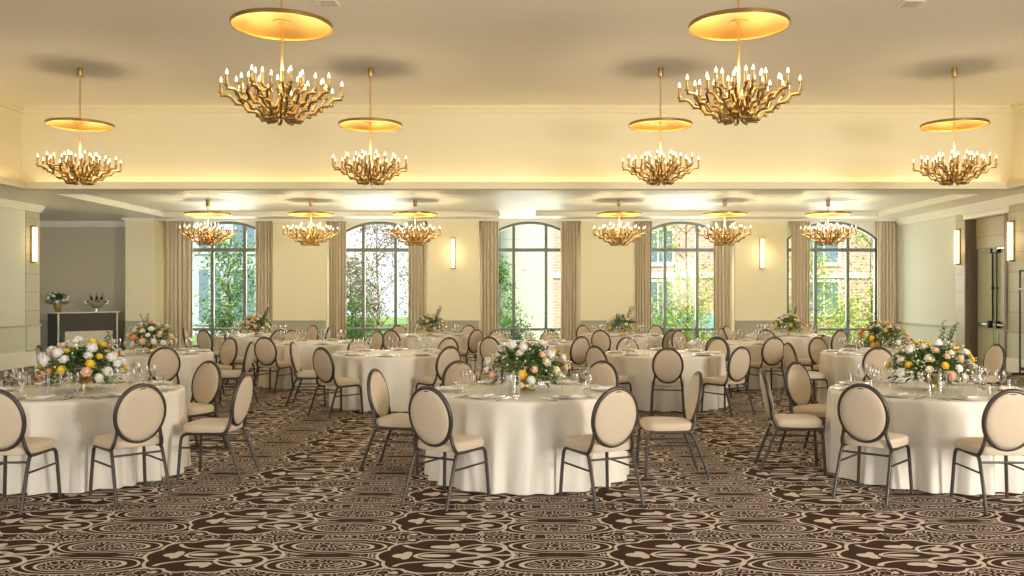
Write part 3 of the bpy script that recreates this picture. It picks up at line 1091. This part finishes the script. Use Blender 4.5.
for t, (tx, ty, tn) in TABLES.items():
    base = SEATS[t][0]
    n = 6 if t == 'A2' else 8
    near = t[0] == 'A'
    rt = random.Random(t)
    for k in range(n):
        an = base + 2 * pi * k / n
        if t == 'A2':
            an = radians(30 + 60 * k)
        dx, dy = sin(an), -cos(an)          # outwards
        sx_, sy_ = cos(an), sin(an)         # to the right of the seated guest, seen from outside looking in
        def at(r, s):
            return tx + dx * r + sx_ * s, ty + dy * r + sy_ * s
        x, y = at(.715, 0)
        put('dinner_plate', plate_me, x, y, TZ, 0, 'white dinner plate laid on the ' + tn, 'plate', 'dinner plates on the ' + tn)
        put('folded_napkin', nap_me, x, y, TZ, an + rt.uniform(-.1, .1), 'pale folded napkin lying on a plate on the ' + tn, 'napkin', 'napkins on the ' + tn)
        x, y = at(.56, .17 + rt.uniform(-.02, .02))
        put('wine_glass', wine_me, x, y, TZ, 0, 'stemmed wine glass standing on the ' + tn, 'glass', 'wine glasses on the ' + tn)
        x, y = at(.53, .06 + rt.uniform(-.02, .02))
        put('wine_glass', wine_me, x, y, TZ, 0, 'stemmed wine glass standing on the ' + tn, 'glass', 'wine glasses on the ' + tn)
        if near:
            x, y = at(.62, .25)
            put('water_tumbler', tumb_me, x, y, TZ, 0, 'clear water tumbler standing on the ' + tn, 'glass', 'tumblers on the ' + tn)
            x, y = at(.72, .185)
            put('table_knife', knife_me, x, y, TZ + .002, an, 'steel table knife laid on the ' + tn, 'knife', 'knives on the ' + tn)
            x, y = at(.72, -.185)
            put('table_fork', fork_me, x, y, TZ + .002, an, 'steel table fork laid on the ' + tn, 'fork', 'forks on the ' + tn)
            x, y = at(.73, -.225)
            put('table_fork', fork_me, x, y, TZ + .002, an, 'steel table fork laid on the ' + tn, 'fork', 'forks on the ' + tn)
    if near:
        put('candle_cylinder', vot_me, tx - .09, ty - .46, TZ, 0, 'tall clear glass cylinder before the flowers on the ' + tn, 'candle holder', None)

# ------------------------------------------------------------------ flower arrangements
def petal(mb, base, rot, ln, wd, cup):
    """a cupped petal patch"""
    n, k = 4, 5
    vs_, fs = [], []
    for i in range(n):
        v = i / (n - 1)
        wv = wd * sin(pi * (.18 + .72 * v)) 
        for j in range(k):
            u = j / (k - 1) * 2 - 1
            x = u * wv
            z = ln * v
            y = cup * (v * v) * .9 - .35 * wd * u * u * (1 - .3 * v)
            vs_.append(rot @ Vector((x, y, z)) + base)
    for i in range(n - 1):
        for j in range(k - 1):
            a = i * k + j
            fs.append((a, a + 1, a + k + 1, a + k))
    mb.add(vs_, fs)

def rose_mesh(m, seed):
    rnd = random.Random(seed)
    mb = MB()
    mb.lathe([(0, .0), (.35, .08), (.55, .35), (.5, .7), (.28, .88), (0, .92)], 10)
    for ring, (n, r, tilt, ln, wd) in enumerate(((4, .22, .12, .95, .45), (5, .34, .38, .92, .55), (6, .42, .75, .85, .58), (6, .45, 1.1, .80, .55))):
        for k in range(n):
            a = 2 * pi * (k + .5 * ring) / n + rnd.uniform(-.1, .1)
            rot = Matrix.Rotation(a, 3, 'Z') @ Matrix.Rotation(-tilt, 3, 'X')
            petal(mb, Vector((-sin(a) * -0 + r * .4 * sin(-a), r * .4 * cos(a), .05)), rot, ln, wd, .12)
    return mb.mesh('rose', m, True, 80)

def cluster_mesh(m, seed):
    """hydrangea: a ball of small four-petal florets"""
    rnd = random.Random(seed)
    mb = MB()
    mb.lathe([(0, 0.05), (.6, .2), (.75, .5), (.55, .85), (0, .98)], 10)
    for i in range(34):
        z = 1 - 1.5 * (i + .5) / 34
        rr = sqrt(max(0, 1 - z * z))
        ph = i * 2.4
        c_ = Vector((rr * cos(ph), rr * sin(ph), z)) * .85 + Vector((0, 0, .45))
        nrm = (c_ - Vector((0, 0, .45))).normalized()
        q = nrm.to_track_quat('Z', 'Y').to_matrix()
        for k in range(4):
            a = pi / 2 * k + rnd.random() * .3
            d1 = Vector((cos(a), sin(a), .12)) * .2
            d2 = Vector((cos(a + .7), sin(a + .7), .2)) * .21
            d0 = Vector((cos(a - .7), sin(a - .7), .2)) * .21
            mb.add([c_, c_ + q @ d0, c_ + q @ (d1 * 1.3), c_ + q @ d2], [(0, 1, 2, 3)])
    return mb.mesh('hydrangea', m, True, 80)

BLOOM = {'yellow': rose_mesh(M['yellow'], 1), 'orange': rose_mesh(M['orange'], 2), 'peach': rose_mesh(M['peach'], 3), 'cream': rose_mesh(M['cream'], 4), 'white': rose_mesh(M['white'], 5), 'hydr': cluster_mesh(M['white'], 6)}
BNAME = {'yellow': ('rose', 'yellow rose'), 'orange': ('rose', 'apricot rose'), 'peach': ('rose', 'peach rose'), 'cream': ('rose', 'cream rose'), 'white': ('rose', 'white rose'), 'hydr': ('hydrangea', 'white hydrangea head')}

def leaf(mb, p, d, ln, wd, rnd):
    d = d.normalized()
    sd = d.cross(Vector((rnd.uniform(-.4, .4), rnd.uniform(-.4, .4), 1)))
    if sd.length < .05:
        sd = d.orthogonal()
    sd.normalize()
    up = sd.cross(d)
    m1, m2 = p + d * ln * .38 + up * ln * .06, p + d * ln * .72 + up * ln * .03
    tip = p + d * ln - up * ln * .10
    vs_ = [p, m1 + sd * wd, m1 - up * wd * .35, m1 - sd * wd, m2 + sd * wd * .7, m2 - up * wd * .25, m2 - sd * wd * .7, tip]
    mb.add(vs_, [(0, 2, 1), (0, 3, 2), (1, 2, 5, 4), (2, 3, 6, 5), (4, 5, 7), (5, 6, 7)])

M['vase'] = mat('pale gold vase', (0.74, 0.55, 0.30), 0.32, 1.0)

def vase_mesh():
    def fn(r, z, a):
        return r * (1 + (.03 * cos(16 * a) if .05 < z else 0))
    return MB().lathe([(0, 0), (.075, 0), (.078, .012), (.05, .022), (.022, .035), (.020, .055), (.045, .072), (.10, .095), (.132, .135), (.138, .165), (.130, .165), (.09, .11), (0, .08)], 48, fn=fn).mesh('vase', M['vase'])
VASE = vase_mesh()

def arrangement(loc, label, seed, R=.39, Hh=.27, nb=34, nl=420, mix=None, spikes=3, scale=1.0, drop=.05):
    rnd = random.Random(seed)
    root = tag(empty('flower_arrangement', loc, 0), label, 'flowers', 'flower centrepieces on the tables')
    obj('vase', VASE, root)
    zc = .185
    for mi, frac in (('leaf', .52), ('leaf_light', .48)):
        mb = MB()
        for i in range(int(nl * frac)):
            a = rnd.random() * 2 * pi
            el = rnd.uniform(-.5, 1.3)
            k = rnd.uniform(.30, .84)
            p = Vector((R * k * cos(a) * cos(el), R * k * sin(a) * cos(el), zc + Hh * k * sin(el)))
            d = Vector((cos(a), sin(a), rnd.uniform(-.5, .5) + el * .6))
            leaf(mb, p, d, rnd.uniform(.055, .10), rnd.uniform(.016, .028), rnd)
        # stems down into the vase
        if mi == 'leaf':
            for i in range(14):
                a = rnd.random() * 2 * pi
                mb.tube([(.03 * cos(a), .03 * sin(a), .10), (R * .55 * cos(a), R * .55 * sin(a), zc + .08)], .004, 5)
        mb.build('foliage', M[mi], root, True, 60)
    fb_ = MB()
    for i in range(nl // 7):
        a, el, k = rnd.random() * 2 * pi, rnd.uniform(-.1, 1.4), rnd.uniform(.9, 1.08)
        p = (R * k * cos(a) * cos(el), R * k * sin(a) * cos(el), zc + Hh * k * sin(el))
        q = rnd.uniform(.007, .012)
        fb_.lathe([(0, -q), (q, 0), (q * .7, q * .8), (0, q)], 6, p)
    fb_.build('blossoms', M['cream'], root, True, 60)
    mix = mix or ['hydr', 'hydr', 'white', 'yellow', 'yellow', 'cream', 'peach', 'orange']
    pts = []
    tries = 0
    while len(pts) < nb and tries < 4000:
        tries += 1
        a = rnd.random() * 2 * pi
        el = rnd.uniform(-.22, 1.45)
        k = rnd.uniform(.86, 1.0)
        p = Vector((R * k * cos(a) * cos(el), R * k * sin(a) * cos(el), zc + Hh * k * sin(el)))
        if all((p - q).length > .076 for q in pts):
            pts.append(p)
    for i, p in enumerate(pts):
        kind = mix[i % len(mix)]
        nm, lb = BNAME[kind]
        o = obj(nm, BLOOM[kind], root)
        o['label'] = lb
        d = Vector((p.x, p.y, (p.z - zc) * 1.8 + .10)).normalized()
        q = d.to_track_quat('Z', 'Y')
        s = rnd.uniform(.036, .052) * (1.12 if kind == 'hydr' else 1.0) * scale
        o.rotation_euler = q.to_euler()
        o.scale = (s, s, s)
        o.location = p - d * s * .3
    for i in range(spikes):
        a = rnd.uniform(-.6, .9) if spikes > 4 else rnd.random() * 2 * pi
        lean = rnd.uniform(.2, .55)
        mb = MB()
        p0 = Vector((.08 * cos(a), .08 * sin(a), zc))
        d = Vector((cos(a) * lean, sin(a) * lean, 1)).normalized()
        ln = Hh + rnd.uniform(.07, .16) + (.06 if spikes > 4 else 0)
        mb.tube([p0, p0 + d * ln], .003, 5)
        for k in range(14):
            t = .35 + .65 * k / 13
            aa = k * 2.4
            ld = (d * .35 + Vector((cos(aa), sin(aa), .2))).normalized()
            leaf(mb, p0 + d * ln * t, ld, .045 * (1.25 - .5 * t), .014, rnd)
        mb.build('eucalyptus_sprig', M['eucalyptus'], root, True, 60)
    return root

arrangement((-4.07, 8.27, TZ), 'flower centrepiece of white, yellow and peach blooms on the nearest left table', 11, nb=58, nl=600)
arrangement((0.0, 8.27, TZ), 'flower centrepiece of peach, yellow and white blooms on the nearest middle table', 12, nb=46, nl=640, mix=['hydr', 'cream', 'peach', 'yellow', 'white', 'cream', 'hydr', 'peach'])
arrangement((3.72, 8.27, TZ), 'flower centrepiece with tall eucalyptus sprigs on the nearest right table', 13, nb=46, nl=640, mix=['white', 'cream', 'yellow', 'hydr', 'peach', 'cream', 'yellow', 'white'], spikes=6)
arrangement((-5.6, 13.4, TZ), 'cream and peach flower centrepiece on the outer left table of the second row', 14, R=.36, Hh=.28, nb=32, nl=420, mix=['cream', 'white', 'peach', 'orange', 'cream'], scale=1.15, spikes=4)
arrangement((5.3, 13.4, TZ), 'yellow and orange flower centrepiece on the outer right table of the second row', 15, R=.36, Hh=.28, nb=34, nl=420, mix=['yellow', 'orange', 'cream', 'yellow', 'peach', 'white'], scale=1.1, spikes=4)
for i, t in enumerate(('D1', 'D2', 'D3', 'D4')):
    arrangement((TABLES[t][0] + (-.05, 0, 0, 0)[i], 19.1, TZ), 'yellow and cream flower centrepiece on the ' + TABLES[t][2], 30 + i, R=.35, Hh=.26, nb=28, nl=360, mix=['cream', 'yellow', 'cream', 'peach', 'white'], scale=1.1, spikes=5)

# ------------------------------------------------------------------ bar with its things
BR = radians(46)
BX, BY = -11.85, 24.0
bar = tag(empty('bar_counter', (BX, BY, 0), BR), 'charcoal bar counter with pale edges set before the taupe niche', 'bar')
hw_, hd_ = .74, .40
MB().box(-hw_, hw_, -hd_, hd_, .04, 1.13, .004).build('body', M['bar_front'], bar, False)
MB().box(-hw_ - .14, hw_ + .06, -hd_ - .05, hd_ + .05, 1.13, 1.165, .006).build('counter_top', M['bar_trim'], bar, False)
for x in (-hw_, hw_):
    MB().box(x - .018, x + .018, -hd_ - .012, -hd_ + .012, .0, 1.13).build('edge_strip', M['bar_trim'], bar, False)
MB().box(-hw_ + .16, hw_ - .12, -hd_ - .014, -hd_, .25, .66, .003).build('front_panel', M['bar_trim'], bar, False)
MB().box(-hw_ + .03, hw_ - .03, -hd_ + .05, hd_ - .03, 0, .05).build('plinth', M['black'], bar, False)
def on_bar(x, y):
    return (BX + x * cos(BR) - y * sin(BR), BY + x * sin(BR) + y * cos(BR), 1.1655)
fl = tag(empty('flower_arrangement', on_bar(-.62, .0)), 'white flowers in a small gold vase on the charcoal bar', 'flowers')
MB().lathe([(0, 0), (.06, 0), (.07, .02), (.10, .12), (.115, .2), (.10, .2), (.07, .05), (0, .04)], 20).build('vase', M['gold'], fl)
rb_ = random.Random(50)
mbf = MB()
for i in range(220):
    a, el, k = rb_.random() * 6.28, rb_.uniform(-.3, 1.4), rb_.uniform(.3, 1)
    p = Vector((.26 * k * cos(a) * cos(el), .26 * k * sin(a) * cos(el), .26 + .2 * k * sin(el)))
    leaf(mbf, p, Vector((cos(a), sin(a), el)), rb_.uniform(.08, .13), .022, rb_)
mbf.build('foliage', M['leaf'], fl, True, 60)
for i in range(18):
    a, el = i * 2.4, rb_.uniform(-.1, 1.3)
    p = Vector((.26 * cos(a) * cos(el), .26 * sin(a) * cos(el), .28 + .2 * sin(el)))
    o = obj('rose', BLOOM['white'], fl)
    o['label'] = 'white rose'
    o.location = p
    o.scale = (.05,) * 3
    o.rotation_euler = Vector((p.x, p.y, p.z - .2)).normalized().to_track_quat('Z', 'Y').to_euler()
bw = tag(empty('wine_bowl', on_bar(.36, .0)), 'silver footed bowl holding wine bottles on the charcoal bar', 'bowl')
MB().lathe([(0, 0), (.09, 0), (.09, .015), (.03, .03), (.03, .07), (.10, .09), (.20, .16), (.25, .26), (.26, .30), (.245, .30), (.19, .18), (.09, .11), (0, .10)], 32).build('bowl_body', M['silver'], bw)
for s_ in (-1, 1):
    MB().tube(smoothpath([(s_ * .22, 0, .20), (s_ * .30, 0, .22), (s_ * .31, 0, .28), (s_ * .25, 0, .29)], 4), .010, 6).build('handle', M['silver'], bw)
bot_me = MB().lathe([(0, 0), (.038, 0), (.04, .01), (.04, .19), (.030, .225), (.0145, .25), (.0145, .26)], 16).mesh('bottle_body', M['bottle'])
foil_me = MB().lathe([(.0155, .25), (.0158, .32), (.017, .322), (.017, .335), (0, .336)], 16).mesh('foil_cap', M['foil'])
bx, by, bz = on_bar(.36, .0)
for (ox, lean, l) in ((-.085, -.26, 'leaning left'), (.0, 0.0, 'upright in the middle'), (.085, .22, 'leaning right')):
    wbt = tag(empty('wine_bottle', (bx + ox * cos(BR), by + ox * sin(BR), bz + .165)), 'dark wine bottle in the silver bowl, ' + l, 'bottle', 'wine bottles in the silver bowl')
    wbt.rotation_euler = (0, lean, BR * .5)
    obj('bottle_body', bot_me, wbt)
    obj('foil_cap', foil_me, wbt)

# ------------------------------------------------------------------ outside
GZ = -.35
g = MB().box(-60, 60, 25.4, 75, GZ - .2, GZ)
tag(g.build('ground_outside', M['lawn'], None, False), kind='structure')

def windows_on(parent, rects, y, trim=None):
    for (x0, x1, z0, z1) in rects:
        wf = MB().box(x0 - .12, x1 + .12, y - .08, y + .02, z0 - .18, z0).box(x0, x1, y - .03, y + .02, z1, z1 + .12).box(x0 - .05, x0 + .05, y - .05, y, z0, z1).box(x1 - .05, x1 + .05, y - .05, y, z0, z1).box((x0 + x1) / 2 - .04, (x0 + x1) / 2 + .04, y - .05, y, z0, z1).build('window', trim or M['limestone'], parent, False)
        MB().box(x0, x1, y - .02, y + .01, z0, z1).build('pane', M['bldg_glass'], wf, False)

bb_ = tag(empty('brick_building', (9, 44, GZ)), 'red brick building with pale window sills seen beyond the right windows', 'building')
MB().box(-7.85, 16, 0, 8, 0, 14).build('wall', M['brick'], bb_, False)
rects = []
for x in (-6.0, -2.6, 1.4, 5.5, 8.7, 12):
    for z in (1.0, 3.5, 6.2, 8.9):
        rects.append((x - .75, x + .75, z, z + 1.55))
windows_on(bb_, rects, 0)
MB().box(-7.85, 16, -.1, 0, 2.75, 3.0).build('string_course', M['limestone'], bb_, False)
MB().box(-7.85, 16, -.2, 8, 14, 14.4).build('cornice', M['limestone'], bb_, False)

lb_ = tag(empty('stone_building', (0, 40, GZ)), 'pale limestone building with a rounded corner seen through the middle window', 'building')
lw_ = MB()
rr_ = 1.1
pts_ = [(1.15, 3.5), (1.15, 0)] + [(-.1 - rr_ * sin(pi / 2 * k / 10) * 1.0 + 0, rr_ - rr_ * cos(pi / 2 * k / 10)) for k in range(11)] + [(-1.2, 6), (1.15, 6)]
pts_ = [(1.15, 0)] + [(-.1 - rr_ * sin(pi / 2 * k / 10), rr_ - rr_ * cos(pi / 2 * k / 10)) for k in range(11)] + [(-1.2, 6), (1.15, 6)]
n = len(pts_)
lw_.add([(x, y, 0) for x, y in pts_] + [(x, y, 12) for x, y in pts_], [(i, (i + 1) % n, n + (i + 1) % n, n + i) for i in range(n)] + [tuple(range(n, 2 * n))])
lw_.build('wall', M['stone_block'], lb_, True, 30)
MB().box(-.1, 1.15, -.12, .05, 11.8, 12.2).build('cornice', M['limestone'], lb_, False)

gb_ = tag(empty('glazed_building', (-13, 42, GZ)), 'pale blue glazed building seen beyond the leftmost window', 'building')
MB().box(-6, 3.2, 0, 6, 0, 12).build('wall', M['bldg_pale'], gb_, False)
rects = []
for x in (-5, -3.4, -1.8, -.2, 1.4, 2.6):
    for z in (.7, 4.0, 7.4):
        rects.append((x - .55, x + .55, z, z + 2.4))
windows_on(gb_, rects, 0, M['bldg_pale'])

gb2 = tag(empty('grey_building', (-3.6, 48, GZ)), 'low grey building glimpsed left of the limestone one in the middle window', 'building')
MB().box(-2.6, 2.9, 0, 5, 0, 5.6).build('wall', M['bldg_pale'], gb2, False)
windows_on(gb2, [(-1.8, -.6, .8, 2.4), (.6, 1.8, .8, 2.4), (-1.8, -.6, 3.3, 4.8), (.6, 1.8, 3.3, 4.8)], 0, M['bldg_pale'])

def tree(x, y, h, rx, rz_, z0, m, label, seed, n=1500, ls=.11, name='tree', group='trees outside the windows', trunk_r=.06):
    rnd = random.Random(seed)
    root = tag(empty(name, (x, y, GZ)), label, 'tree' if name == 'tree' else 'shrub', group)
    tb = MB()
    tb.tube(smoothpath([(0, 0, 0), (.04, .02, h * .3), (-.03, 0, h * .6), (0, 0, h * .92)], 4), [trunk_r * (1 - .8 * k / 12) for k in range(13)], 8)
    clumps = []
    for i in range(26):
        a = rnd.random() * 2 * pi
        t = rnd.random()
        zz = z0 + (h - z0) * t
        rad = rx * (sin(pi * min(.97, .12 + .85 * t)) ** .7) * sqrt(rnd.random())
        cpos = Vector((rad * cos(a), rad * sin(a), zz))
        clumps.append(cpos)
        zs_ = max(.1, zz - rad * .7 - .15)
        tb.tube([(0, 0, zs_), (cpos.x * .5, cpos.y * .5, (zs_ + zz) / 2 + .02), tuple(cpos)], [trunk_r * .35, trunk_r * .22, trunk_r * .08], 5)
    tb.build('trunk', M['bark'], root, True, 60)
    lb = MB()
    for i in range(n):
        c_ = rnd.choice(clumps)
        p = c_ + Vector((rnd.gauss(0, 1), rnd.gauss(0, 1), rnd.gauss(0, 1))) * rx * rz_
        p.z = max(.05, p.z)
        leaf(lb, p, Vector((rnd.uniform(-1, 1), rnd.uniform(-1, 1), rnd.uniform(-.8, .6))), ls * rnd.uniform(.7, 1.3), ls * .30, rnd)
    lb.build('foliage', m, root, False)

tree(-11.1, 33.5, 4.0, 1.15, .26, .2, M['tree_green'], 'airy pale tree beyond the leftmost window', 1, 3000, .13)
tree(-5.35, 32.2, 5.2, 1.25, .24, .3, M['tree_pink'], 'slender tree with sparse reddish leaves beyond the second window', 2, 3400, .12)
tree(-7.0, 35.8, 3.4, 1.2, .3, .1, M['tree_green'], 'green bush beyond the left side of the second window', 4, 2600, .14, name='shrub', group='shrubs outside')
tree(-3.6, 38.2, 3.0, 1.2, .3, .1, M['tree_green'], 'green bush beyond the right side of the second window', 3, 2600, .14, name='shrub', group='shrubs outside')
tree(-1.1, 32.5, 3.1, .6, .3, .1, M['tree_green'], 'narrow hedge bush beyond the left side of the middle window', 5, 2200, name='shrub', group='shrubs outside')
tree(5.9, 33.2, 6.2, 1.5, .24, .3, M['tree_lime'], 'lime green leafy tree beyond the fourth window', 6, 4200, .13)
tree(10.2, 33.0, 3.5, 1.3, .27, .1, M['tree_lime'], 'yellow green bush beyond the left part of the rightmost window', 8, 3800, .12, name='shrub', group='shrubs outside')
tree(13.2, 34.5, 4.6, 1.3, .25, .1, M['tree_lime'], 'taller yellow green bush beyond the right part of the rightmost window', 9, 3800, .12, name='shrub', group='shrubs outside')
for i, (x, y, h, mm) in enumerate(((-9.6, 28.6, 1.3, 'tree_green'), (-7.7, 29.9, 1.4, 'tree_green'), (-5.4, 28.5, 1.7, 'tree_green'), (-3.3, 29.8, 1.6, 'tree_green'), (-.4, 28.6, 1.1, 'tree_green'), (3.7, 28.6, 1.2, 'tree_lime'), (5.6, 29.6, 1.4, 'tree_lime'), (8.2, 28.6, 1.6, 'tree_lime'), (10.6, 29.6, 1.8, 'tree_lime'))):
    tree(x, y, h, .75, .3, .1, M[mm], 'low leafy bush close outside the %s window from the left, %s' % (('first', 'first', 'second', 'second', 'third', 'fourth', 'fourth', 'fifth', 'fifth')[i], ('left one', 'right one', 'left one', 'right one', 'single', 'left one', 'right one', 'left one', 'right one')[i]), 60 + i, 1500, .10, name='shrub', group='low bushes under the windows', trunk_r=.03)
fen = tag(empty('garden_fence', (7.6, 38.5, GZ)), 'low teal fence before the brick building beyond the fourth window', 'fence')
MB().box(-2.2, 2.4, -.03, .03, .25, 1.15, .01).build('fence_panel', mat('teal paint', (0.22, 0.42, 0.48), .6), fen, False)
for q in range(6):
    MB().box(-2.2 + q * .9 - .05, -2.2 + q * .9 + .05, -.08, .03, 0, 1.25, .01).build('post', M['bldg_pale'], fen, False)
